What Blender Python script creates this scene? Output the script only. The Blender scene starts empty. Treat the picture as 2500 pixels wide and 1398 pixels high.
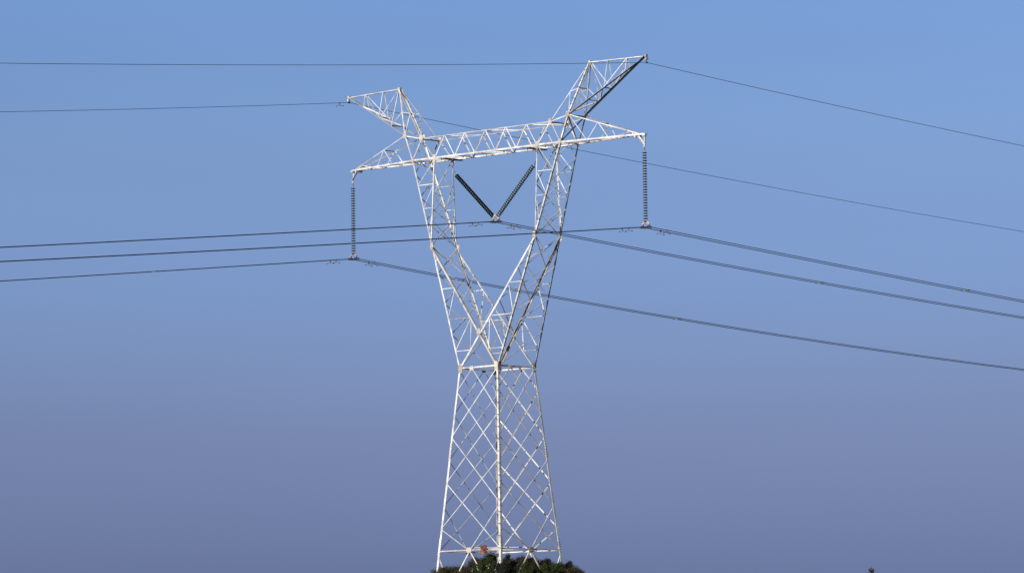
import bpy, bmesh, math, random
from mathutils import Vector as V, Matrix

# ------------------------------------------------------------------ camera, sky, sun
SC = bpy.context.scene
COL = SC.collection
ZG = 2.5                                     # the base beams stand 2.5 m above the hilltop ground (z = 0)
F_PX, PITCH, ROLL = 12001.3, 0.089655, 0.013678
AZ, TX, TY, TZ = -0.7654168, -1.0444234, 323.0602661, 11.6126603
ca, sa = math.cos(AZ), math.sin(AZ)
cam_loc = V((-ca*TX - sa*TY, sa*TX - ca*TY, -TZ + ZG))
def to_tower(v): return V((ca*v[0] + sa*v[1], -sa*v[0] + ca*v[1], v[2]))
FWD = to_tower((0, math.cos(PITCH), math.sin(PITCH)))
UP0 = to_tower((0, -math.sin(PITCH), math.cos(PITCH)))
RT0 = to_tower((1, 0, 0))
RT = RT0*math.cos(ROLL) - UP0*math.sin(ROLL)
UP = RT0*math.sin(ROLL) + UP0*math.cos(ROLL)
cd = bpy.data.cameras.new("camera"); cam = bpy.data.objects.new("camera", cd); COL.objects.link(cam)
cam.matrix_world = Matrix(((RT.x, UP.x, -FWD.x, cam_loc.x), (RT.y, UP.y, -FWD.y, cam_loc.y), (RT.z, UP.z, -FWD.z, cam_loc.z), (0, 0, 0, 1)))
cd.sensor_fit = 'HORIZONTAL'; cd.sensor_width = 36.0; cd.lens = 36.0*F_PX/2500.0
cd.clip_start = 1.0; cd.clip_end = 20000.0
SC.camera = cam

SUN_TURN, SUN_EL = 35.5, 16.0                # degrees left of straight behind the camera, and above the horizon
flat_f = V((FWD.x, FWD.y, 0)).normalized(); flat_l = V((-RT0.x, -RT0.y, 0)).normalized()
th = math.radians(SUN_TURN); el = math.radians(SUN_EL)
sh = (-flat_f)*math.cos(th) + flat_l*math.sin(th)
SUN = V((sh.x*math.cos(el), sh.y*math.cos(el), math.sin(el))).normalized()

W = bpy.data.worlds.new("World"); SC.world = W; W.use_nodes = True
wt = W.node_tree; wt.nodes.clear()
out = wt.nodes.new('ShaderNodeOutputWorld'); bg = wt.nodes.new('ShaderNodeBackground')
sky = wt.nodes.new('ShaderNodeTexSky'); sky.sky_type = 'NISHITA'; sky.sun_disc = False
sky.sun_elevation = el; sky.sun_rotation = math.atan2(SUN.x, SUN.y)
sky.air_density = 1.0; sky.dust_density = 1.0; sky.ozone_density = 1.0
# the belt of dull evening air low over the horizon: a tint by elevation
tc = wt.nodes.new('ShaderNodeTexCoord'); sep = wt.nodes.new('ShaderNodeSeparateXYZ')
mr = wt.nodes.new('ShaderNodeMapRange'); mr.inputs[1].default_value = 0.0; mr.inputs[2].default_value = 0.4
ramp = wt.nodes.new('ShaderNodeValToRGB'); ramp.color_ramp.interpolation = 'LINEAR'
TINT = [(0.0, (0.1, 0.135, 0.47)), (0.0787, (0.123, 0.164, 0.458)), (0.1509, (0.162, 0.188, 0.4232)), (0.1883, (0.181, 0.218, 0.4488)), (0.2236, (0.194, 0.241, 0.4773)), (0.2961, (0.226, 0.278, 0.489)), (0.3682, (0.235, 0.305, 0.5264)), (0.6, (0.18, 0.24, 0.42)), (1.0, (0.12, 0.16, 0.28))]
while len(ramp.color_ramp.elements) < len(TINT): ramp.color_ramp.elements.new(0.5)
for e, (p, c) in zip(ramp.color_ramp.elements, TINT): e.position = p; e.color = (*c, 1)
mul = wt.nodes.new('ShaderNodeMix'); mul.data_type = 'RGBA'; mul.blend_type = 'MULTIPLY'; mul.inputs[0].default_value = 1.0
L = wt.links.new
L(tc.outputs['Generated'], sep.inputs[0]); L(sep.outputs['Z'], mr.inputs[0]); L(mr.outputs[0], ramp.inputs[0])
L(sky.outputs[0], mul.inputs[6]); L(ramp.outputs[0], mul.inputs[7]); L(mul.outputs[2], bg.inputs[0]); L(bg.outputs[0], out.inputs[0])
mpn = wt.nodes.new('ShaderNodeMapping'); mpn.inputs['Scale'].default_value = (5, 5, 34)
nz = wt.nodes.new('ShaderNodeTexNoise'); nz.inputs['Scale'].default_value = 1.0; nz.inputs['Detail'].default_value = 3
nr = wt.nodes.new('ShaderNodeMapRange'); nr.inputs[1].default_value = .3; nr.inputs[2].default_value = .7; nr.inputs[3].default_value = .975; nr.inputs[4].default_value = 1.025
veil = wt.nodes.new('ShaderNodeVectorMath'); veil.operation = 'SCALE'      # thin uneven haze
L(tc.outputs['Generated'], mpn.inputs[0]); L(mpn.outputs[0], nz.inputs['Vector']); L(nz.outputs['Fac'], nr.inputs[0])
L(mul.outputs[2], veil.inputs[0]); L(nr.outputs[0], veil.inputs['Scale']); L(veil.outputs[0], bg.inputs[0])
bg.inputs[1].default_value = 0.15

sd = bpy.data.lights.new("sun", 'SUN'); so = bpy.data.objects.new("sun", sd); COL.objects.link(so)
sd.energy = 5.0; sd.angle = math.radians(0.5); sd.color = (1.0, 0.955, 0.89)
so.rotation_mode = 'QUATERNION'; so.rotation_quaternion = SUN.to_track_quat('Z', 'Y'); so.location = (0, 0, 120)

SC.render.engine = 'CYCLES'
SC.view_settings.view_transform = 'Standard'; SC.view_settings.look = 'None'
SC.view_settings.gamma = 1.0; SC.view_settings.exposure = 0.55; SC.view_settings.use_curve_mapping = False

# ------------------------------------------------------------------ helpers
rnd = random.Random(7)
def obj(name, verts, faces, mat, parent=None, smooth=False, loc=None, mats=None, mi=None):
    me = bpy.data.meshes.new(name); me.from_pydata([tuple(v) for v in verts], [], faces); me.update()
    bm = bmesh.new(); bm.from_mesh(me); bmesh.ops.recalc_face_normals(bm, faces=bm.faces); bm.to_mesh(me); bm.free()
    if smooth: me.polygons.foreach_set('use_smooth', [True]*len(me.polygons))
    me.materials.append(mat)
    if mats:
        for q in mats: me.materials.append(q)
        me.polygons.foreach_set('material_index', mi)
    o = bpy.data.objects.new(name, me); COL.objects.link(o)
    if parent: o.parent = parent
    if loc is not None: o.location = loc
    return o
def empty(name, loc=(0, 0, 0), parent=None):
    o = bpy.data.objects.new(name, None); COL.objects.link(o); o.location = loc; o.empty_display_size = .5
    if parent: o.parent = parent
    return o
def tag(o, label, cat, group=None, kind=None):
    if label: o['label'] = label
    if cat: o['category'] = cat
    if group: o['group'] = group
    if kind: o['kind'] = kind
    return o
def copy_tree(o, parent=None):
    c = o.copy(); COL.objects.link(c); c.parent = parent
    for ch in list(o.children): copy_tree(ch, c)
    return c

class MB:
    """gathers simple solids into one mesh"""
    def __init__(s): s.v, s.f, s.mi, s.cur = [], [], [], 0
    def add(s, vs, fs):
        n = len(s.v); s.v += [V(q) for q in vs]; s.f += [tuple(i + n for i in f) for f in fs]; s.mi += [s.cur]*len(fs)
    def build(s, name, mat, parent=None, smooth=False, loc=None, mats=None): return obj(name, s.v, s.f, mat, parent, smooth, loc, mats, s.mi if mats else None)
    def section(s, p0, p1, u, v, pts):
        """extrude a 2D outline (in u, v) from p0 to p1"""
        p0, p1 = V(p0), V(p1); a = (p1 - p0).normalized()
        u = V(u); u = (u - a*u.dot(a)).normalized(); v = V(v); v = v - a*v.dot(a); v = (v - u*v.dot(u)).normalized()
        n = len(pts)
        vs = [p0 + u*x + v*y for x, y in pts] + [p1 + u*x + v*y for x, y in pts]
        fs = [(i, (i+1) % n, n + (i+1) % n, n + i) for i in range(n)] + [tuple(range(n))[::-1], tuple(range(n, 2*n))]
        s.add(vs, fs)
    def angle(s, p0, p1, u, v, w, t=.014, w2=None, cu=0.0):
        """a rolled steel angle: flange w along u, flange w2 along v, heel on the line (cu shifts it along u)"""
        w2 = w2 or w
        s.section(p0, p1, u, v, [(cu, 0), (cu+w, 0), (cu+w, t), (cu+t, t), (cu+t, w2), (cu, w2)])
    def bar(s, p0, p1, u, v, w, h):
        s.section(p0, p1, u, v, [(-w/2, -h/2), (w/2, -h/2), (w/2, h/2), (-w/2, h/2)])
    def tube(s, pts, r, n=6):
        rings = []; m = len(pts); pts = [V(p) for p in pts]
        for i, p in enumerate(pts):
            a = (pts[min(i+1, m-1)] - pts[max(i-1, 0)]).normalized()
            x = a.orthogonal() if abs(a.z) > .9 else a.cross(V((0, 0, 1))); x.normalize(); y = a.cross(x)
            rr = r[i] if isinstance(r, (list, tuple)) else r
            rings.append([p + (x*math.cos(2*math.pi*k/n) + y*math.sin(2*math.pi*k/n))*rr for k in range(n)])
        vs = [q for g in rings for q in g]
        fs = [(i*n + k, i*n + (k+1) % n, (i+1)*n + (k+1) % n, (i+1)*n + k) for i in range(m-1) for k in range(n)]
        fs += [tuple(range(n))[::-1], tuple(range((m-1)*n, m*n))]
        s.add(vs, fs)
    def lathe(s, prof, n=16, M=None):
        """profile of (radius, z) turned round z"""
        M = M or Matrix.Identity(4); vs, fs = [], []
        for r, z in prof: vs += [M @ V((r*math.cos(2*math.pi*k/n), r*math.sin(2*math.pi*k/n), z)) for k in range(n)]
        m = len(prof)
        fs += [(i*n + k, i*n + (k+1) % n, (i+1)*n + (k+1) % n, (i+1)*n + k) for i in range(m-1) for k in range(n)]
        fs += [tuple(range(n))[::-1], tuple(range((m-1)*n, m*n))]
        s.add(vs, fs)

# ------------------------------------------------------------------ materials
def mat(name, rough=.6, metal=0.0):
    m = bpy.data.materials.new(name); m.use_nodes = True
    b = m.node_tree.nodes['Principled BSDF']; b.inputs['Roughness'].default_value = rough; b.inputs['Metallic'].default_value = metal
    return m, m.node_tree, b
def noise(t, scale, detail=3, rough=.55, coord='Object'):
    c = t.nodes.new('ShaderNodeTexCoord'); n = t.nodes.new('ShaderNodeTexNoise')
    n.inputs['Scale'].default_value = scale; n.inputs['Detail'].default_value = detail; n.inputs['Roughness'].default_value = rough
    t.links.new(c.outputs[coord], n.inputs['Vector']); return n.outputs['Fac']
def ramp_(t, fac, stops):
    r = t.nodes.new('ShaderNodeValToRGB'); els = r.color_ramp.elements
    while len(els) < len(stops): els.new(.5)
    for e, (p, c) in zip(els, stops): e.position = p; e.color = (*c, 1) if len(c) == 3 else c
    t.links.new(fac, r.inputs[0]); return r.outputs[0]
def mixc(t, fac, a, b, mode='MIX'):
    m = t.nodes.new('ShaderNodeMix'); m.data_type = 'RGBA'; m.blend_type = mode
    for sock, val in ((m.inputs[0], fac), (m.inputs[6], a), (m.inputs[7], b)):
        if isinstance(val, (int, float)): sock.default_value = val
        elif isinstance(val, tuple): sock.default_value = (*val, 1)
        else: t.links.new(val, sock)
    return m.outputs[2]
def math_(t, op, a, b):
    m = t.nodes.new('ShaderNodeMath'); m.operation = op; m.use_clamp = True
    for s, v in ((m.inputs[0], a), (m.inputs[1], b)):
        if isinstance(v, (int, float)): s.default_value = v
        else: t.links.new(v, s)
    return m.outputs[0]

def math_raw(t, a, k):
    m = t.nodes.new('ShaderNodeMath'); m.operation = 'MULTIPLY'; t.links.new(a, m.inputs[0]); m.inputs[1].default_value = k
    return m.outputs[0]
def steel_material(name, rust_bias, pale=(.555, .55, .53), grey=(.35, .35, .345)):
    m, t, b = mat(name, .5)
    base = ramp_(t, noise(t, 1.6, 5), [(.38, grey), (.58, pale)])
    info = t.nodes.new('ShaderNodeObjectInfo')
    patch = noise(t, 1.3, 5, .65)
    k = math_(t, 'ADD', patch, math_(t, 'MULTIPLY', info.outputs['Random'], .16))
    k = math_(t, 'ADD', k, rust_bias)
    r = ramp_(t, k, [(.64, (0, 0, 0)), (.86, (.7, .7, .7))])
    rust = ramp_(t, noise(t, 9, 4), [(.3, (.13, .075, .05)), (.7, (.32, .22, .16))])
    c = mixc(t, r, base, rust)
    r2 = t.nodes.new('ShaderNodeMath'); r2.operation = 'FRACT'; t.links.new(math_raw(t, info.outputs['Random'], 7.31), r2.inputs[0])
    c = mixc(t, 1.0, c, ramp_(t, r2.outputs[0], [(.0, (.66, .645, .62)), (.45, (.93, .925, .91)), (1.0, (1.0, 1.0, 1.0))]), 'MULTIPLY')
    c = mixc(t, ramp_(t, noise(t, 5.5, 5, .7), [(.52, (0, 0, 0)), (.74, (.34, .34, .34))]), c, (.20, .165, .135))
    spots = ramp_(t, noise(t, 26, 2), [(.70, (0, 0, 0)), (.78, (.7, .7, .7))])
    c = mixc(t, spots, c, (.16, .11, .085))
    t.links.new(c, b.inputs['Base Color'])
    return m
STEEL = steel_material("weathered_white_steel", 0.0)
STEEL_RUSTY = steel_material("rust_stained_steel", .14)
PLATE = steel_material("gusset_plate_steel", .09, (.47, .44, .38))
def plain(name, c0, c1, rough, scale=6, metal=0.0):
    m, t, b = mat(name, rough, metal)
    t.links.new(ramp_(t, noise(t, scale, 3), [(.3, c0), (.7, c1)]), b.inputs['Base Color']); return m
BOLT = plain("dark_bolt_steel", (.05, .05, .055), (.10, .09, .085), .6)
WIRE = plain("shade_dark_aluminium_wire", (.030, .031, .036), (.05, .05, .055), .65, 3)  # aluminium darkened evenly: the shade on its underside is put into the colour
GLASS = plain("dark_insulator_glass", (.006, .017, .023), (.012, .032, .040), .3, 8)
CAP = plain("galvanised_cap", (.15, .15, .15), (.27, .27, .265), .5, 14)
FITTING = plain("grey_brown_fitting", (0.115, 0.086, 0.079), (0.216, 0.187, .24), .55, 12)
YOKE = plain("rusty_yoke_plate", (.22, .14, .09), (.38, .31, .25), .6, 7)
DAMPER = plain("dull_damper_iron", (.10, .085, .085), (.17, .15, .15), .7, 10)
SPACER = plain("spacer_aluminium", (.075, .075, .08), (.11, .11, .115), .7, 10)
CONCRETE = plain("footing_concrete", (.28, .27, .25), (.40, .38, .35), .9, 4)

# ------------------------------------------------------------------ hill and ground
CAM_G = cam_loc.z - 1.6
def hill(x, y):
    r2 = x*x + y*y
    g = CAM_G + (0.0 - CAM_G)*math.exp(-(r2/62.0**2)**1.0)
    d = math.sqrt(r2)
    g += (.35*math.sin(x*.11 + 1) * math.cos(y*.13) + 1.1*math.sin(x*.013 + .4)*math.sin(y*.017)) * min(1, max(0, (d - 14)/60))
    return g - .0000
gv, gf = [], []
rings = [0] + [1.5*1.10**i for i in range(78)]
NS = 96
for i, r in enumerate(rings):
    for k in range(NS):
        x, y = r*math.cos(2*math.pi*k/NS), r*math.sin(2*math.pi*k/NS)
        gv.append((x, y, hill(x, y)))
gv = [(0, 0, hill(0, 0))] + gv[NS:]
for k in range(NS): gf.append((0, 1 + k, 1 + (k+1) % NS))
for i in range(len(rings) - 2):
    for k in range(NS):
        a = 1 + i*NS
        gf.append((a + k, a + NS + k, a + NS + (k+1) % NS, a + (k+1) % NS))
m, t, b = mat("dry_hill_ground", .95)
c = ramp_(t, noise(t, .06, 6), [(.35, (.022, .026, .011)), (.6, (.055, .045, .026))])
c = mixc(t, ramp_(t, noise(t, 1.7, 5), [(.4, (0, 0, 0)), (.7, (.7, .7, .7))]), c, (.018, .024, .009))
t.links.new(c, b.inputs['Base Color'])
bp = t.nodes.new('ShaderNodeBump'); bp.inputs['Strength'].default_value = .8; bp.inputs['Distance'].default_value = .2
t.links.new(noise(t, 3, 6), bp.inputs['Height']); t.links.new(bp.outputs[0], b.inputs['Normal'])
tag(obj('ground', gv, gf, m, smooth=True), None, None, kind='structure')

# ------------------------------------------------------------------ the lattice tower
NODES = dict(bm=(2.852, 2.852, 0), ws=(1.781, 1.781, 12.011), el=(4.763, 1.225, 20.407), ob=(6.83, .876, 26.287),
             ib=(4.718, .876, 26.287), it=(5.946, .858, 27.785), ot=(7.559, .854, 28.107), ap=(8.791, .09, 31.451),
             pt=(13.689, .07, 31.344), at=(13.45, .07, 26.257))
def N(k, sx, sy): a = NODES[k]; return V((sx*a[0], sy*a[1], a[2] + ZG))
def onz(p, q, z):
    z += ZG; f = (z - p.z)/(q.z - p.z); return p + (q - p)*f
X, Y, Z = V((1, 0, 0)), V((0, 1, 0)), V((0, 0, 1))

tower = empty('lattice_tower')
tag(tower, 'tall white rust-stained lattice pylon with forked arms on the shrubby hilltop', 'pylon')

def one(name, parent, p0, p1, u, v, w, t=.013, mat_=None, w2=None, cu=0.0):
    b = MB(); b.angle(p0, p1, u, v, w, t, w2, cu); return b.build(name, mat_ or STEEL, parent)
def pick(p=.2): return STEEL_RUSTY if rnd.random() < p else STEEL
def brace(name, parent, p0, p1, n, w=.09, off=0.0, out=False, rust=.22, trim=.0):
    """an angle lying in the lattice face of outward normal n, its flange centred on the line"""
    p0, p1, n = V(p0), V(p1), V(n).normalized(); a = (p1 - p0).normalized()
    n = (n - a*n.dot(a)).normalized()
    u = a.cross(n)
    if u.dot(RT0) < 0: u = -u                              # heel on the side away from the evening sun's right
    s = 1 if out else -1
    d = n*off + a*0
    return one(name, parent, p0 + d + a*trim, p1 + d - a*trim, u, n*s, w, .011, pick(rust), None, -w/2)
far_bolts = MB(); bolt_mesh = []
def step_bolts(parent, p0, p1, d1, d2, gap=.40, ln=.19, r=.016, start=.3, near=True):
    """climbing pegs, one object each; those on the far chords are gathered in far_bolts"""
    p0, p1 = V(p0), V(p1); a = (p1 - p0); L_ = a.length; a.normalize(); s = start; k = 0
    while s < L_ - .2:
        d = V((d1, d2)[k % 2]); q = p0 + a*s
        if near:
            if not bolt_mesh:
                b = MB(); b.tube([(0, 0, -.02), (0, 0, ln)], r, 6); b.tube([(0, 0, ln), (0, 0, ln + .02)], r*1.9, 6)
                o = b.build('step_bolt', BOLT, parent); bolt_mesh.append(o.data)
            else:
                o = bpy.data.objects.new('step_bolt', bolt_mesh[0]); COL.objects.link(o); o.parent = parent
            o.location = q; o.rotation_mode = 'QUATERNION'; o.rotation_quaternion = d.to_track_quat('Z', 'Y')
        else:
            far_bolts.tube([q - d*.02, q + d*ln], r, 5); far_bolts.tube([q + d*ln, q + d*(ln + .02)], r*1.9, 5)
        s += gap; k += 1
def plate(parent, c, n, w, h, t=.02, up=Z, shift=.0):
    n = V(n).normalized(); c = V(c) + n*shift; b = MB()
    up = V(up); up = (up - n*up.dot(n)).normalized(); r = n.cross(up)
    pts = [(-w/2, -h*.32), (-w*.32, -h/2), (w*.32, -h/2), (w/2, -h*.32), (w/2, h*.32), (w*.32, h/2), (-w*.32, h/2), (-w/2, h*.32)]
    b.section(c - n*t/2, c + n*t/2, r, up, pts)
    for i in (-1, 0, 1):
        for j in (-1, 1):
            q = c + r*(i*w*.28) + up*(j*h*.26)
            b.tube([q + n*t*.4, q + n*(t*.5 + .035)], .024, 6)
    return b.build('gusset_plate', PLATE, parent)

# --- body: four legs, crossed bracing on each face, base and waist rings
body = empty('tower_body', parent=tower)
LV = lambda k: 12.011*(1 - k/4.0)
foot_z = -2.62
def leg_pt(sx, sy, z): return onz(N('bm', sx, sy), N('ws', sx, sy), z)
for sx in (-1, 1):
    for sy in (-1, 1):
        b = MB(); top = leg_pt(sx, sy, 12.05)
        w = .165
        b.angle(leg_pt(sx, sy, foot_z), leg_pt(sx, sy, 6.6), X*-sx, Y*-sy, w, .022)
        b.angle(leg_pt(sx, sy, 6.6), top, X*-sx, Y*-sy, w*.84, .018)
        for zz in (.35, 6.6):                              # bolted splice covers
            lo, hi = leg_pt(sx, sy, zz - .55), leg_pt(sx, sy, zz + .55); o = V((sx, sy, 0))*.014
            b.angle(lo + o, hi + o, X*-sx, Y*-sy, w*.86, .012)
        b.cur = 1
        for zz in (.35, 6.6):
            for k in range(6):
                q = leg_pt(sx, sy, zz - .42 + k*.17)
                for d, e in ((Y*sy, X*-sx), (X*sx, Y*-sy)):
                    for f in (.07, .16): b.tube([q + e*f + d*.012, q + e*f + d*.040], .017, 6)
        b.build('leg', STEEL, body, mats=[BOLT])
        if (sx, sy) in ((1, -1), (-1, 1)):
            step_bolts(body, leg_pt(sx, sy, -.2), top, V((0, sy, 0)), V((sx, 0, 0)), near=sx > 0)
        b = MB(); q = leg_pt(sx, sy, foot_z)
        b.lathe([(.42, -.5), (.42, .22), (.34, .30)], 16, Matrix.Translation(V((q.x, q.y, -.12))))
        b.build('footing', CONCRETE, body)
faces = [((1, -1), (-1, -1), V((0, -1, 0))), ((1, 1), (1, -1), V((1, 0, 0))), ((-1, 1), (1, 1), V((0, 1, 0))), ((-1, -1), (-1, 1), V((-1, 0, 0)))]
for P, Q, n in faces:                                       # P: braces meet at whole levels, Q: at half levels
    pp = lambda k: leg_pt(*P, LV(k)); qq = lambda k: leg_pt(*Q, LV(k))
    wd = {(0, -1): .058, (1, 0): .048, (0, 1): .062, (-1, 0): .048}[(int(n.x), int(n.y))]
    mt = pp(0)*(1/3) + qq(0)*(2/3); mbm = (pp(4) + qq(4))/2
    for a, c in ((0, 1.5), (1, 2.5), (2, 3.5)): brace('diagonal_brace', body, pp(a), qq(c), n, wd, .004)
    brace('diagonal_brace', body, mt, qq(.5), n, wd, -.012); brace('diagonal_brace', body, mt, pp(1), n, wd, .004)
    for a, c in ((.5, 2), (1.5, 3), (2.5, 4)): brace('diagonal_brace', body, qq(a), pp(c), n, wd, -.022)
    brace('diagonal_brace', body, qq(3.5), mbm, n, wd, .004); brace('diagonal_brace', body, pp(3), mbm, n, wd, -.012)
    # the ring beams, each a pair of angles
    for k, nm, w in ((0, 'waist_beam', .10), (4, 'base_beam', .085)):
        one(nm, body, pp(k), qq(k), Z, -n, w, .012, pick(.35), .11)
    # splayed bracing between the base ring and the ground
    for pt in (pp, qq):
        e = pt(4); s0 = (mbm - e).normalized(); low = e + s0*1.05 + Z*-2.42
        brace('foot_brace', body, e + Z*-.25, low, n, .08, .005); brace('foot_brace', body, mbm, low, n, .08, -.015)
        brace('foot_brace', body, low, pt(4.0) + (pt(4.87) - pt(4.0)), n, .07, -.03)
    plate(body, mbm + Z*.04, n, .44, .34, shift=.035)
    plate(body, mt + Z*.0, n, .36, .26, shift=.035)
mids = [(leg_pt(*P, 0) + leg_pt(*Q, 0))/2 for P, Q, n in faces]
for i, j in ((0, 1), (1, 2), (2, 3), (3, 0)): one('plan_brace', body, mids[i] + Z*.155, mids[j] + Z*.155, Z, -V(((mids[i] + mids[j]).x, (mids[i] + mids[j]).y, 0)).normalized(), .06, .010)
for sx in (-1, 1):
    for sy in (-1, 1):
        c = N('ws', sx, sy)
        plate(body, c + X*(-sx*.13) + Z*.02, Y*sy, .34, .62, shift=.02)
        plate(body, c + Y*(-sy*.13) + Z*.02, X*sx, .34, .62, shift=.02)

# --- the two arms of the fork
HL = (19.42, 17.46, 15.39, 13.22); SL = (20.407, 18.5, 16.45, 14.36, 12.011)
HU = (24.6, 23.0, 21.29); SU = (25.37, 23.78, 22.13, 20.407)
for s in (-1, 1):
    arm = empty('fork_arm', parent=tower)
    oc = lambda f, z: onz(N('ws', s, f), N('el', s, f), z)            # lower outer chord
    ic = lambda f, z: onz(N('ws', -s, f), N('el', s, f), z)           # lower inner chord, from the far corner of the waist
    ou = lambda f, z: onz(N('el', s, f), N('ob', s, f), z)
    iu = lambda f, z: onz(N('el', s, f), N('ib', s, f), z)
    for f in (-1, 1):
        nf = V((0, f, 0))
        for nm, a, c, u, w in (('chord', N('ws', s, f), N('el', s, f), X*-s, .112), ('chord', N('ws', -s, f), N('el', s, f), X*s, .13),
                               ('chord', N('el', s, f), N('ob', s, f), X*-s, .112), ('chord', N('el', s, f), N('ib', s, f), X*s, .075)):
            off = nf*(.028 if (s > 0 and u.x*s > 0) else 0)
            ch = one(nm, arm, a + off, c + off, u, Y*-f, w, .015, pick(.25))
            if u.x*s < 0 and (s, f) in ((1, -1), (-1, 1)):
                step_bolts(arm, a, c, V((0, f, 0)), V((s, 0, 0)), near=s > 0)
            if u.x*s < 0 and c.z < 24:                            # splice cover under the elbow
                b = MB(); o_ = nf*.012
                b.angle(onz(a, c, 18.2) + o_ + X*(s*.012), onz(a, c, 19.1) + o_ + X*(s*.012), u, Y*-f, w*.9, .01)
                b.build('splice_plate', PLATE, arm)
        # struts and light zigzag between outer and inner chord, on the front and the back face
        for z in HL[:3]: brace('cross_strut', arm, oc(f, z), ic(f, z), nf, .048, -.02)
        brace('cross_strut', arm, oc(f, HL[3]), onz(N('ws', s, f), N('el', -s, f), HL[3]), nf, .048, -.02)
        brace('cross_strut', arm, ic(f, HL[1]), oc(f, HL[2]), nf, .048, -.03)
        brace('cross_strut', arm, ic(f, HL[2]), oc(f, HL[3]), nf, .048, -.03)
        brace('cross_strut', arm, ic(f, HL[2]), onz(N('ws', s, f), N('el', -s, f), HL[3]), nf, .048, -.035)
        for z in HU: brace('cross_strut', arm, ou(f, z), iu(f, z), nf, .048, -.02)
        brace('cross_strut', arm, ou(f, HU[0]), N('ib', s, f), nf, .048, -.03)
        brace('cross_strut', arm, ou(f, HU[1]), iu(f, HU[0]), nf, .048, -.03)
        brace('cross_strut', arm, ou(f, HU[2]), iu(f, HU[1]), nf, .048, -.03)
        plate(arm, N('el', s, f) + X*(-s*.05), nf, .26, .5, shift=.03)
        plate(arm, ic(f, 14.36), nf, .34, .46, shift=.045) if s < 0 else None
    # crossed bracing on the outer and the inner side
    for i in range(4):
        for f in (-1, 1): brace('side_brace', arm, oc(f, SL[i]), oc(-f, SL[i+1]), X*s, .046, -.01*(f+2), True, rust=.35)
    for i in range(3):
        for f in (-1, 1): brace('side_brace', arm, ic(f, SL[i]), ic(-f, SL[i+1]), X*-s, .046, -.01*(f+2), True, rust=.45)
    mid = (N('ob', s, -1) + N('ob', s, 1))/2
    for f in (-1, 1): brace('side_brace', arm, mid, ou(f, SU[0]), X*s, .046, -.01, True)
    for i in range(3):
        for f in (-1, 1): brace('side_brace', arm, ou(f, SU[i]), ou(-f, SU[i+1]), X*s, .046, -.01*(f+2), True, rust=.35)
    tops = [26.287, 23.78, 22.13, 20.407]
    for i in range(3):
        for f in (-1, 1): brace('side_brace', arm, iu(f, tops[i]), iu(-f, tops[i+1]), X*-s, .046, -.01*(f+2), True, rust=.35)

# --- the bridge between the arms
bridge = empty('bridge_beam', parent=tower)
xb = NODES['ib'][0]; yb = NODES['ib'][1]; zb = 26.287 + ZG; zt = 27.785 + ZG; yt = NODES['it'][1]
bx = [-xb + 2*xb*i/5 for i in range(6)]; tx = [(bx[i] + bx[i+1])/2 for i in range(5)]
for f in (-1, 1):
    nf = V((0, f, 0))
    one('chord', bridge, N('ob', -1, f), N('ob', 1, f), Z, Y*-f, .115, .014)
    one('chord', bridge, N('it', -1, f), N('it', 1, f), Z*-1, Y*-f, .06, .010, STEEL_RUSTY)
    B = lambda i: V((bx[i], f*yb, zb)); T = lambda i: V((tx[i], f*yt, zt))
    for i in range(5):
        brace('web_brace', bridge, B(i), T(i), nf, .062, .006, rust=.15); brace('web_brace', bridge, T(i), B(i+1), nf, .062, -.016, rust=.15)
    for s in (-1, 1):
        brace('web_brace', bridge, N('ib', s, f), N('it', s, f), nf, .062, .006); brace('web_brace', bridge, N('it', s, f), N('ob', s, f), nf, .062, -.016)
        one('chord', bridge, N('ob', s, f), N('ot', s, f), X*-s, Y*-f, .105, .013)
        one('chord', bridge, N('it', s, f), N('ot', s, f), Z*-1, Y*-f, .075, .011)
        plate(bridge, N('ib', s, f) + Z*.05, nf, .30, .44, shift=.03); plate(bridge, N('it', s, f), nf, .30, .36, shift=.03)
        plate(bridge, N('ob', s, f) + Z*.1 - X*(s*.06), nf, .24, .36, shift=.03); plate(bridge, N('ot', s, f) - X*(s*.06), nf, .30, .36, shift=.03)
    s = -f
    step_bolts(bridge, N('ob', s, f), N('ot', s, f), V((0, f, 0)), V((s, 0, 0)), near=s > 0)
# lacing across the bottom and the top
for i in range(5):
    a = V((bx[i], -yb, zb + .012)); c = V((bx[i+1], yb, zb + .012))
    if i % 2: a.y, c.y = -a.y, -c.y
    brace('lacing_bar', bridge, a, c, Z*-1, .07, -.02)
    a = V((tx[i], -yt, zt)); c = V((tx[i+1] if i < 4 else NODES['it'][0], yt, zt))
    if i % 2: a.y, c.y = -a.y, -c.y
    brace('lacing_bar', bridge, a, c, Z, .06, -.02)
for xx in bx: brace('lacing_bar', bridge, V((xx, -yb, zb)), V((xx, yb, zb)), Z*-1, .08, -.035)
for s in (-1, 1):
    for k in ('ob', 'it', 'ot'): brace('lacing_bar', bridge, N(k, s, -1), N(k, s, 1), Z*(-1 if k == 'ob' else 1), .08, -.03)
    for f in (-1, 1): brace('lacing_bar', bridge, N('ot', s, f), N('ob', s, -f), X*s, .065, -.015*(f+2))
    brace('lacing_bar', bridge, N('ob', s, -1), N('ib', s, 1), Z*-1, .10, -.05); brace('lacing_bar', bridge, N('ib', s, -1), N('ob', s, 1), Z*-1, .10, -.065)
    # cross beam and shackle plate that carry one leg of the V
    xv = s*3.88
    b = MB(); b.angle(V((xv - .09, -yb, zb - .03)), V((xv - .09, yb, zb - .03)), X, Z*-1, .08, .012); b.angle(V((xv + .09, -yb, zb - .03)), V((xv + .09, yb, zb - .03)), X, Z*-1, .08, .012)
    b.bar(V((xv, -.05, zb - .26)), V((xv, .05, zb - .26)), X, Z, .14, .34); b.build('carrier_beam', FITTING, bridge)  # darker fitting colour stands in for the shade under the bridge

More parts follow.
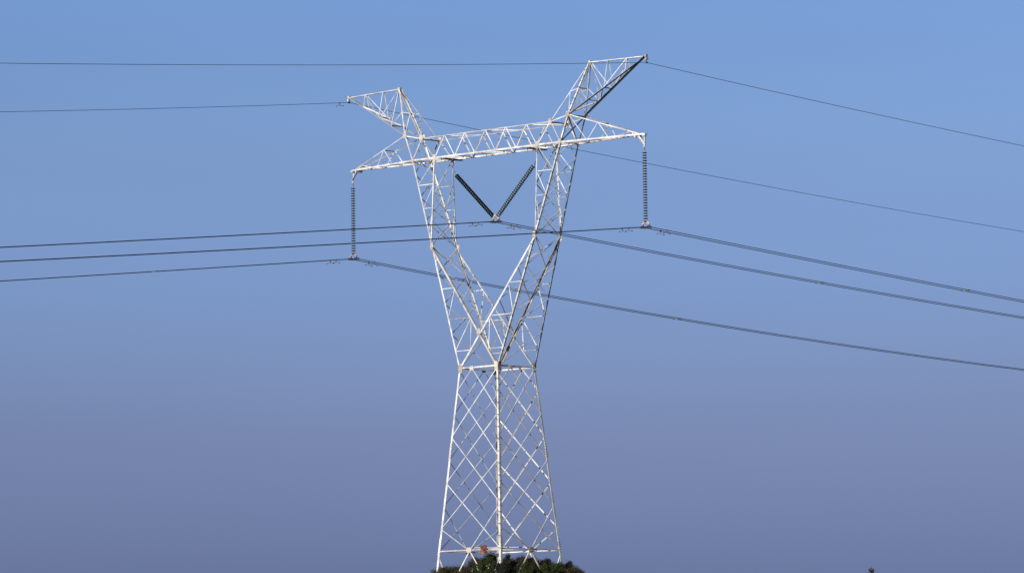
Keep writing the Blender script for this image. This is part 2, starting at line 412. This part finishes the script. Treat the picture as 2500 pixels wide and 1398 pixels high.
# --- the arm tips
for s in (-1, 1):
    tip = empty('crossarm_tip', parent=tower)
    for f in (-1, 1):
        nf = V((0, f, 0)); P = N('at', s, f); D, A = N('ob', s, f), N('ot', s, f)
        lo = lambda k: P + (D - P)*k; hi = lambda k: P + (A - P)*k
        one('chord', tip, P, D, Z, Y*-f, .105, .014); one('chord', tip, P, A, Z*-1, Y*-f, .06, .011, STEEL_RUSTY if f > 0 else STEEL)
        for k0, k1 in ((.12, .17), (.42, .61), (.68, .61), (.38, .17)): brace('web_brace', tip, lo(k0), hi(k1), nf, .045, -.01 - .008*(k0 > .5))
        if s > 0 and f < 0: brace('web_brace', tip, lo(.68), A, nf, .05, .01, rust=1)
    L0 = lambda f, k: N('at', s, f) + (N('ob', s, f) - N('at', s, f))*k
    ks = (.15, .4, .65, .85, 1.0)
    for i in range(4):
        f = 1 if i % 2 else -1
        brace('lacing_bar', tip, L0(f, ks[i]), L0(-f, ks[i+1]), Z*-1, .06, -.02)
        brace('lacing_bar', tip, L0(-1, ks[i]), L0(1, ks[i]), Z*-1, .06, -.035)
    H0 = lambda f, k: N('at', s, f) + (N('ot', s, f) - N('at', s, f))*k
    brace('lacing_bar', tip, H0(-1, .61), H0(1, .61), Z, .055, -.02); brace('lacing_bar', tip, H0(-1, .17), H0(1, .17), Z, .055, -.02)
    # hanger: a plumb bar and a slanting bar to one plate
    b = MB(); q = N('at', s, 0); low = V((s*13.42, 0, 25.60 + ZG)); aa = V((s*12.85, 0, 26.20 + ZG))
    b.angle(q + Z*.06 + Y*.02, low + Z*-.02 + Y*.02, X*-s, Y, .09, .014); b.angle(aa + Z*.05 - Y*.02, low - Y*.02, Z, Y*-1, .11, .014)
    b.bar(low - Y*.04, low + Y*.04, X, Z, .13, .22); b.bar(aa - Y*.30, aa + Y*.30, X, Z, .12, .14); b.bar(q - Y*.1, q + Y*.1, X, Z, .2, .16)
    b.build('hanger_bracket', STEEL_RUSTY if s > 0 else STEEL, tip)

# --- the earth wire peaks
for s in (-1, 1):
    pk = empty('earth_wire_peak', parent=tower)
    AP = lambda f: N('ap', s, f); PT = lambda f: N('pt', s, f)
    ndown = V((s*.46, 0, -.89))
    for f in (-1, 1):
        nf = V((0, f, 0)); A = N('ot', s, f)
        dl = (A - PT(f)).normalized()
        one('chord', pk, PT(f), A, Y*-f, V((-s*.46, 0, .89)), .19 if f < 0 else .27, .014, STEEL, .015)
        one('chord', pk, AP(f), PT(f), Z*-1, Y*-f, .055, .010)
        ch = one('chord', pk, A, AP(f), X*-s, Y*-f, .095 if f*s < 0 else .065, .012)
        if f*s < 0:
            step_bolts(pk, A, AP(f), V((0, f, 0)), V((-s, 0, 0)))
        one('stay', pk, N('it', s, f), AP(f), X*s, Y*-f, .05, .010, STEEL_RUSTY if s < 0 else STEEL)
        lf = lambda k: PT(f) + (A - PT(f))*k; tp = lambda k: PT(f) + (AP(f) - PT(f))*k
        for k0, k1 in ((.33, .27), (.33, .55), (.68, .54), (1.0, .56), (1.0, .76)): brace('web_brace', pk, tp(k0), lf(k1), nf, .042, -.012)
        mA = (A + AP(f))/2; ms = (N('it', s, f) + AP(f))/2
        brace('web_brace', pk, mA, lf(.76), nf, .042, -.02); brace('web_brace', pk, mA, ms, nf, .042, -.015); brace('web_brace', pk, ms, A, nf, .042, -.02)
    LP = lambda f, k: PT(f) + (N('ot', s, f) - PT(f))*k
    for k in (.27, .55, .76): brace('lacing_bar', pk, LP(-1, k), LP(1, k), ndown, .075, -.02)
    for k0, k1, f in ((.27, .55, -1), (.55, .76, -1), (.76, 1.0, 1)): brace('lacing_bar', pk, LP(f, k0), LP(-f, k1), ndown, .075, -.035)
    brace('lacing_bar', pk, (N('ot', s, -1) + AP(-1))/2, (N('ot', s, 1) + AP(1))/2, X*s, .07, -.02)
    q = N('pt', s, 0)
    b = MB(); b.bar(q - Y*.10, q + Y*.10, X, Z, .12, .18); b.bar(q + V((s*.05, -.1, -.2)), q + V((s*.05, .1, -.2)), X, Z, .12, .12); b.build('tip_plate', PLATE, pk)
    q = N('ap', s, 0); b = MB(); b.bar(q - Y*.12, q + Y*.12, X, Z, .18, .15); b.build('apex_plate', PLATE, pk)

fb = far_bolts.build('step_bolts', BOLT, tower); fb['kind'] = 'stuff'

# ------------------------------------------------------------------ rusty notice on the base beam
sg = MB(); nw = 9
m, t, b = mat("rusted_orange_enamel", .65)
c = ramp_(t, noise(t, 8.0, 4, .65), [(.40, (.016, .004, .002)), (.48, (.055, .008, .003)), (.56, (.125, .020, .004)), (.64, (.20, .052, .010)), (.73, (.38, .23, .11))])
t.links.new(c, b.inputs['Base Color']); SIGNM = m
for sgn in (0, 1):
    vs = []
    for j in range(nw):
        for i in range(nw):
            u, v = i/(nw-1) - .5, j/(nw-1) - .5
            bend = .05*max(0, v - .1)*(1 + u) + .08*max(0, -u + v - .6) - .03*math.cos(u*5) + .015*math.sin(v*7 + u*4)
            xx = u*.57 - .06*max(0, -u + v - .70)
            vs.append((1.45 + xx, -2.96 - bend - sgn*.008, .02 + ZG + v*.56 + .02*math.sin(u*9)*(v > .3)))
    sg.add(vs, [(j*nw + i, j*nw + i + 1, (j+1)*nw + i + 1, (j+1)*nw + i) for j in range(nw-1) for i in range(nw-1)])
sgn = sg.build('notice_plate', SIGNM, None, True)
tag(sgn, 'small bent square notice plate rusted orange on the base beam of the pylon', 'sign')

# ------------------------------------------------------------------ insulator strings
def disc_meshes():
    d = MB()                                   # glass skirt: ribbed underside
    d.lathe([(.045, .026), (.085, .020), (.136, .000), (.155, -.022), (.153, -.036), (.134, -.028), (.122, -.052), (.104, -.036), (.090, -.056), (.066, -.040), (.04, -.046)], 20)
    c = MB(); c.lathe([(.014, .120), (.022, .116), (.028, .095), (.031, .045), (.050, .030), (.052, .016)], 14)
    p = MB(); p.lathe([(.014, -.075), (.014, -.03)], 8)
    return d, c, p
D_, C_, P_ = disc_meshes()
proto_disc = D_.build('insulator_disc', GLASS, None, True); proto_cap = C_.build('cap', CAP, proto_disc, True); proto_pin = P_.build('pin', CAP, proto_disc, True)
SP = .1705
def string(top, first, last, label):
    """27 cap and pin discs from first to last, hung by a link from top"""
    root = empty('insulator_string', top)
    tag(root, label, 'insulator', 'insulator strings on the pylon')
    top, first, last = V(top), V(first), V(last); ax = (first - last).normalized()
    Q = ax.to_track_quat('Z', 'Y')
    for k in range(27):
        o = proto_disc.copy(); COL.objects.link(o); o.parent = root
        o.rotation_mode = 'QUATERNION'; o.rotation_quaternion = Q; o.location = first + (last - first)*(k/26.0) - top
        for ch in (proto_cap, proto_pin):
            q = ch.copy(); COL.objects.link(q); q.parent = o
    b = MB(); e = first + ax*.11 - top; h = e*.5
    side = ax.cross(Y).normalized() if abs(ax.y) < .9 else X
    b.bar(V((0, 0, 0)) + (e*0), e*.52, side, Y, .07, .03); b.bar(e*.48, e*1.02, Y, side, .06, .035); b.tube([e*.5 - Y*.05, e*.5 + Y*.05], .03, 8)
    b.build('top_link', FITTING, root)
    return root
def yoke(c, wz, vee, label):
    """plate at c, two clamps on the twin wires 0.27 m either side, wires at height wz"""
    r = empty('suspension_yoke', c); tag(r, label, 'yoke', 'yokes that hold the twin wires'); c = V(c)
    dz = wz - c.z; b = MB()
    if vee:
        outl = [(-.30, .16), (-.20, .24), (.20, .24), (.30, .16), (.33, dz + .24), (.24, dz + .14), (.13, dz + .30), (0, dz + .40), (-.13, dz + .30), (-.24, dz + .14), (-.33, dz + .24)]
    else:
        outl = [(-.06, .20), (.06, .20), (.22, .06), (.33, -.02), (.31, dz + .12), (.23, dz + .14), (.18, -.05), (.0, .05), (-.18, -.05), (-.23, dz + .14), (-.31, dz + .12), (-.33, -.02), (-.22, .06)]
    b.section(V((0, -.02, 0)), V((0, .02, 0)), X, Z, outl); b.build('yoke_plate', YOKE if (vee or c.x > 5) else FITTING, r)
    for s in (-1, 1):
        k = MB(); k.section(V((s*.27 - .03, 0, dz)), V((s*.27 + .03, 0, dz)), Y, Z, [(-.30, -.06), (-.22, -.085), (.22, -.085), (.30, -.06), (.24, .05), (.07, .07), (.05, .18), (-.05, .18), (-.07, .07), (-.24, .05)])
        k.build('wire_clamp', FITTING, r)
    return r
for s, nm in ((-1, 'lower left'), (1, 'upper right')):
    string((s*13.42, 0, 25.50 + ZG), (s*13.42, 0, 25.11 + ZG), (s*13.43, 0, 20.69 + ZG),
           'upright string of dark discs hanging from the left crossarm tip' if s < 0 else 'upright string of dark discs hanging from the right crossarm tip')
    yoke((s*13.43, 0, 20.56 + ZG), 20.30 + ZG, False, 'forked clamp yoke under the upright string at the left crossarm tip' if s < 0 else 'brownish forked clamp yoke under the upright string at the right crossarm tip')
    string((s*3.88, 0, 25.62 + ZG), (s*3.52, 0, 25.10 + ZG), (s*.25 + .03, 0, 22.13 + ZG),
           'slanting string of dark discs forming the left limb of the V' if s < 0 else 'slanting string of dark discs forming the right limb of the V')
yoke((.05, 0, 21.98 + ZG), 21.745 + ZG, True, 'pale rusty yoke plate joining the two strings at the foot of the V')
for o in (proto_pin, proto_cap, proto_disc): bpy.data.objects.remove(o)

# ------------------------------------------------------------------ wires
def wire_z(z0, a, bq, y, c=0): d = abs(y); return z0 - a*d + bq*d*d
SPAN = {'L': (20.30, .106, .00004, .0852, .000345), 'C': (21.745, .1035, .00005, .0735, .00019), 'R': (20.30, .1035, .00006, .0735, .00010),
        'GL': (31.0, .1085, .00022, .0717, .000215), 'GR': (30.9, .0990, .00018, .0690, .00018)}
def wz(key, y):
    z0, al, bl, ar, br = SPAN[key]
    y_ = abs(y); a, b = (al, bl) if y < 0 else (ar, br)
    return z0 - a*y_ + b*y_*y_ + ZG
def wire(name, x, key, r, label, cat, grp):
    ys = [-380 + 8*i for i in range(46)] + [-18 + 2*i for i in range(19)] + [20 + 8*i for i in range(46)]
    b = MB(); b.tube([(x, y, wz(key, y)) for y in sorted(ys)], r, 6)
    return tag(b.build(name, WIRE, None, True), label, cat, grp)
TW = .27
CG = 'twin conductors of the three phases'
wire('conductor', -13.43 - TW, 'L', .025, 'lower wire of the twin pair clamped at the left crossarm string', 'power line', CG)
wire('conductor', -13.43 + TW, 'L', .025, 'upper wire of the twin pair clamped at the left crossarm string', 'power line', CG)
wire('conductor', .06 - TW, 'C', .025, 'lower wire of the twin pair clamped under the V of insulators', 'power line', CG)
wire('conductor', .06 + TW, 'C', .025, 'upper wire of the twin pair clamped under the V of insulators', 'power line', CG)
wire('conductor', 13.43 - TW, 'R', .025, 'lower wire of the twin pair clamped at the right crossarm string', 'power line', CG)
wire('conductor', 13.43 + TW, 'R', .025, 'upper wire of the twin pair clamped at the right crossarm string', 'power line', CG)
wire('earth_wire', -13.70, 'GL', .017, 'thin single wire hung from the lower left peak of the pylon', 'earth wire', 'earth wires on the peaks')
wire('earth_wire', 13.70, 'GR', .017, 'thin single wire hung from the tall right peak of the pylon', 'earth wire', 'earth wires on the peaks')
for s, key in ((-1, 'GL'), (1, 'GR')):
    q = V((s*13.72, 0, 31.18 + ZG)); w = V((s*13.70, 0, wz(key, 0)))
    r = empty('earth_wire_clamp', q); b = MB(); b.bar(V((0, 0, .04)), V((w.x - q.x, 0, w.z - q.z + .02)), X, Y, .05, .05); b.build('link', BOLT, r)
    b = MB(); b.section(V((-.03, 0, w.z - q.z)), V((.03, 0, w.z - q.z)), Y, Z, [(-.12, -.05), (.12, -.05), (.08, .05), (-.08, .05)]); b.build('clamp', BOLT, r)
    tag(r, 'short dark clamp holding the earth wire under the left peak tip' if s < 0 else 'short dark clamp holding the earth wire under the right peak tip', 'clamp', 'earth wire clamps')

# vibration dampers: clamp, bent carrier, two weights
b = MB(); b.bar(V((0, 0, .05)), V((0, 0, -.17)), Y, X, .045, .04); b.bar(V((0, -.05, 0)), V((0, .05, 0)), X, Z, .07, .09); cl = b
dproto = empty('vibration_damper'); cl.build('clamp', DAMPER, dproto)
b = MB(); b.tube([(0, -.26, -.20), (0, -.1, -.165), (0, .1, -.165), (0, .26, -.20)], .012, 6); b.build('carrier', DAMPER, dproto)
for s in (-1, 1):
    b = MB(); b.lathe([(.014, -.085), (.024, -.075), (.028, .03), (.018, .075), (.010, .085)], 10, Matrix.Translation((0, s*.30, -.205)) @ Matrix.Rotation(math.radians(90*s), 4, 'X')); b.build('weight', DAMPER, dproto, True)
first = [True]
def damper(x, y, key, label):
    o = dproto if first[0] else copy_tree(dproto); first[0] = False
    o.location = (x, y, wz(key, y)); o.rotation_euler = (math.atan((wz(key, y + .1) - wz(key, y - .1))/.2), 0, 0)
    tag(o, label, 'vibration damper', 'vibration dampers on the wires')
for x, key, nm in ((-13.43, 'L', 'left crossarm string'), (.06, 'C', 'V of insulators'), (13.43, 'R', 'right crossarm string')):
    for y, side in ((-1.95, 'left'), (1.7, 'right')):
        damper(x - TW, y, key, 'dumbbell damper under the lower twin wire just %s of the %s' % (side, nm))
        damper(x + TW, y, key, 'dumbbell damper under the upper twin wire just %s of the %s' % (side, nm))
damper(-13.70, -.93, 'GL', 'lone dumbbell damper under the thin wire at the lower left peak')

# spacers that keep the twin wires apart
b = MB(); b.section(V((0, -.03, 0)), V((0, .03, 0)), X, Z, [(-.27, -.035), (-.10, -.045), (.10, -.045), (.27, -.035), (.27, .035), (.10, .025), (-.10, .025), (-.27, .035)])
spro = empty('wire_spacer'); b.build('spacer_bar', SPACER, spro)
for s in (-1, 1):
    b = MB(); b.bar(V((s*TW, -.14, 0)), V((s*TW, .14, 0)), X, Z, .07, .075); b.build('jaw', SPACER if s < 0 else DAMPER, spro)
for i, (x, y, key, lb) in enumerate(((-13.43, 32.76, 'L', 'pale spacer between the twin wires of the left string, right of the pylon'), (.06, 32.9, 'C', 'pale spacer between the twin wires from the V, right of the pylon'),
                                     (13.43, 32.6, 'R', 'pale spacer between the twin wires of the right string, near the right edge'), (-13.43, -18.2, 'L', 'small dark spacer on the lowest twin wires far left of the pylon'))):
    o = spro if i == 0 else copy_tree(spro)
    o.location = (x, y, wz(key, y)); o.rotation_euler = (math.atan((wz(key, y + .1) - wz(key, y - .1))/.2), 0, 0)
    if i == 3:
        for ch in o.children: ch.data = ch.data.copy(); ch.data.materials[0] = DAMPER
    tag(o, lb, 'wire spacer', 'spacers between the twin wires')

# ------------------------------------------------------------------ shrubs on the hilltop
def leaf_material(name, stops, scale=3.0):
    m, t, b = mat(name, .8); b.inputs['Specular IOR Level'].default_value = .12
    c = ramp_(t, noise(t, scale, 4, .7), stops)
    t.links.new(c, b.inputs['Base Color'])
    return m
LEAF = {'brown': leaf_material('brown_heath_leaf', [(.30, (0.0154, 0.0120, 0.0071)), (.50, (0.0351, 0.0266, 0.0154)), (.70, (0.0597, 0.0421, 0.0224))]),
        'green': leaf_material('green_shrub_leaf', [(.30, (0.0084, 0.0127, 0.0042)), (.52, (0.0239, 0.0337, 0.0099)), (.72, (0.0456, 0.0561, 0.0168))]),
        'dark': leaf_material('dark_shrub_leaf', [(.30, (0.0071, 0.0076, 0.0064)), (.55, (0.0168, 0.0183, 0.0127)), (.75, (0.0316, 0.0322, 0.0196))])}
BARK = plain('shrub_bark', (.05, .038, .028), (.10, .08, .06), .9, 8)
PETAL = plain('pale_petal', (.30, .30, .25), (.45, .44, .36), .7, 8)
def at(r, d):                                   # metres right of the axis and towards the camera
    return V((RT0.x, RT0.y, 0)).normalized()*r - flat_f*d
def shrub(r, d, rad, ztop, kind, label, leaves=2600, spiky=.14, flowers=0, lsize=.085):
    p = at(r, d); g = hill(p.x, p.y) - .05; h = ztop + ZG - g
    rg = random.Random(int((r + 20)*100) + int(d*7)); root = empty('shrub', (p.x, p.y, g))
    tag(root, label, 'shrub', 'shrubs at the foot of the pylon')
    # clumps spread through the crown
    clumps = []
    for i in range(44):
        a = rg.uniform(0, 6.283); q = rg.random()**.5; zz = rg.uniform(.25, .93)
        rr = rad*q*(1 - .75*max(0, zz - .35)**1.2)
        clumps.append((V((rr*math.cos(a), rr*math.sin(a), h*zz)), rg.uniform(.16, .30)*min(1.2, rad + .25)))
    for i in range(4): clumps.append((V((rg.uniform(-.22, .22)*rad, rg.uniform(-.22, .22)*rad, h*rg.uniform(.86, .95))), .17*rad + .05))
    s_ = MB()
    for c, cr in clumps[::2]:
        base = V((rg.uniform(-.12, .12), rg.uniform(-.12, .12), -.05)); midp = base.lerp(c, .55) + V((rg.uniform(-.1, .1), rg.uniform(-.1, .1), .1))
        s_.tube([base, midp, c], [.03, .018, .006], 5)
    s_.build('stem', BARK, root)
    f_ = MB()
    for i in range(int(leaves*4.4)):
        c, cr = rg.choice(clumps)
        dv = V((rg.gauss(0, 1), rg.gauss(0, 1), rg.gauss(0, 1))).normalized()*cr*rg.random()**.45
        if rg.random() < spiky: dv = dv*1.25 + V((0, 0, rg.random()*.18))
        q = c + dv
        if q.z < .02: continue
        n = (dv.normalized() + V((rg.uniform(-1, 1), rg.uniform(-1, 1), rg.uniform(-.6, 1.0)))).normalized()
        u = n.orthogonal().normalized(); u = (u*math.cos(i*2.4) + n.cross(u)*math.sin(i*2.4)); v = n.cross(u)
        ln = lsize*rg.uniform(.7, 1.5); wd = ln*rg.uniform(.25, .42)
        f_.add([q - u*ln*.5, q + v*wd*.5 + n*.006, q + u*ln*.5, q - v*wd*.5 + n*.006], [(0, 1, 2, 3)])
    f_.build('foliage', LEAF[kind], root)
    if flowers:
        w_ = MB(); cnt = 0
        while cnt < flowers:
            c, cr = rg.choice(clumps); dv = (V((rg.gauss(0, 1), rg.gauss(0, 1), rg.gauss(0, .8))).normalized() - flat_f*.9).normalized()
            q = c + dv*cr*1.12; cnt += 1
            for k in range(5):
                a = k*1.2566; e = V((math.cos(a), math.sin(a), .35)).normalized()*.038; tq = dv.to_track_quat('Z', 'Y'); e = tq @ e; e2 = tq @ V((-math.sin(a), math.cos(a), 0))*.018
                w_.add([q, q + e*.6 + e2, q + e, q + e*.6 - e2], [(0, 1, 2, 3)])
        w_.build('blossom', PETAL, root)
    return root
shrub(-3.75, 1.0, .95, -1.10, 'brown', 'low brown shrub around the foot of the left leg of the pylon')
shrub(-2.55, .2, .95, -1.02, 'green', 'low green shrub between the left leg and the slanting foot brace')
shrub(-1.50, .6, .95, -.42, 'brown', 'taller brownish shrub right of the slanting foot brace, below the orange notice')
shrub(-.55, 1.2, .85, -.20, 'green', 'tall green shrub directly left of the front leg', 3000, .16)
shrub(.55, -2.5, .55, -.12, 'dark', 'small bluish dark shrub seen just right of the front leg, behind the base beam', 1600)
shrub(1.35, .2, .9, -.42, 'brown', 'brown shrub right of the front leg, under the base beam')
shrub(2.15, -.2, .85, -.40, 'brown', 'brown shrub at the foot of the central right braces')
shrub(3.05, -1.6, .55, -.55, 'dark', 'small dark shrub with an uneven top between the right braces and the right leg', 1600, .35)
shrub(3.85, 1.0, .75, -.92, 'green', 'green shrub in front of the foot of the right leg')
shrub(4.55, -.8, .50, -.78, 'dark', 'pointed dark shrub just right of the right leg', 1500, .45)
shrub(5.05, .3, .75, -1.22, 'brown', 'low brown shrub at the far right end of the thicket', 2000, .2)
shrub(-1.15, 5.2, .95, -1.00, 'green', 'green shrub dotted with pale blossoms in front of the front leg', 3200, .16, 80)
shrub(.25, 5.6, .9, -.98, 'dark', 'dark shrub hiding the foot of the front leg', 2600)
shrub(1.65, 5.3, 1.0, -1.00, 'green', 'mid green leafy shrub in the foreground right of the front leg', 3000)
shrub(3.05, 5.0, .95, -1.12, 'green', 'mid green foreground shrub left of the foot of the right leg', 2800)
shrub(-2.45, 5.0, .9, -1.36, 'brown', 'low brown foreground shrub at the left of the thicket', 2200)
shrub(4.35, 4.2, .8, -1.42, 'brown', 'low dull foreground shrub below the right leg', 2000)

# low scrub over the hill, below the shrubs
u_ = MB(); rg = random.Random(21)
for i in range(2600):
    a = rg.uniform(0, 6.283); r = 95*rg.random()**.6; x, y = r*math.cos(a), r*math.sin(a); z = hill(x, y); hh = rg.uniform(.18, .5)*(1.0 if r < 12 else 1.5); wd = rg.uniform(.25, .8)
    for k in range(16):
        d = V((rg.gauss(0, wd*.5), rg.gauss(0, wd*.5), rg.uniform(.0, hh))); q = V((x, y, z)) + d
        n = V((rg.uniform(-1, 1), rg.uniform(-1, 1), rg.uniform(.1, 1))).normalized(); u = n.orthogonal().normalized()*rg.uniform(.05, .12); v = n.cross(u)*.45
        u_.add([q - u, q + v, q + u, q - v], [(0, 1, 2, 3)])
tag(u_.build('undergrowth', LEAF['brown']), 'low brown scrub covering the hillside around the pylon', 'undergrowth', None, 'stuff')

# ------------------------------------------------------------------ lone conifer whose top shows at the lower right
def conifer():
    dist = 262.0; ray = FWD*F_PX + RT*(2128 - 1250) - UP*(1384 - 699); ray = ray*(dist/ray.dot(flat_f)); top = cam_loc + ray
    g = hill(top.x, top.y); h = top.z - g; rg = random.Random(5)
    root = empty('conifer', (top.x, top.y, g)); tag(root, 'dark pointed conifer with only its tip showing at the lower right edge', 'tree')
    b = MB(); b.tube([(0, 0, -.1), (.05, 0, h*.3), (.02, .03, h*.7), (0, 0, h - .08)], [.16, .12, .06, .008], 8)
    tips = []
    for i in range(120):
        z = h*(.12 + .87*(i/120.0)); ln = max(.08, (h - z)*.26 + .05)*rg.uniform(.7, 1.1); a = i*2.4
        p0 = V((0, 0, z)); p1 = p0 + V((math.cos(a)*ln, math.sin(a)*ln, ln*rg.uniform(.15, .45))); tips.append((p0, p1))
        b.tube([p0, p0.lerp(p1, .5) - Z*.02*ln, p1], [.012 + ln*.012, .01, .004], 4)
    q = V((RT0.x, RT0.y, 0)).normalized(); b.tube([(0, 0, h - 1.5), q*.45 + Z*(h - .7), q*.62 + Z*(h - .20)], [.02, .014, .008], 5)
    b.build('trunk', BARK, root)
    f = MB()
    for p0, p1 in tips:
        n = int(24 + 60*(p1 - p0).length)
        for k in range(n):
            s = rg.random()**.6; c = p0.lerp(p1, s) + V((rg.gauss(0, .03), rg.gauss(0, .03), rg.gauss(0, .03)))
            d = ((p1 - p0).normalized()*.8 + V((rg.gauss(0, .6), rg.gauss(0, .6), rg.gauss(0, .6)))).normalized(); u = d.orthogonal().normalized()*.012
            f.add([c, c + d*.05 + u, c + d*.12, c + d*.05 - u], [(0, 1, 2, 3)])
    f.build('crown', LEAF['dark'], root)
conifer()
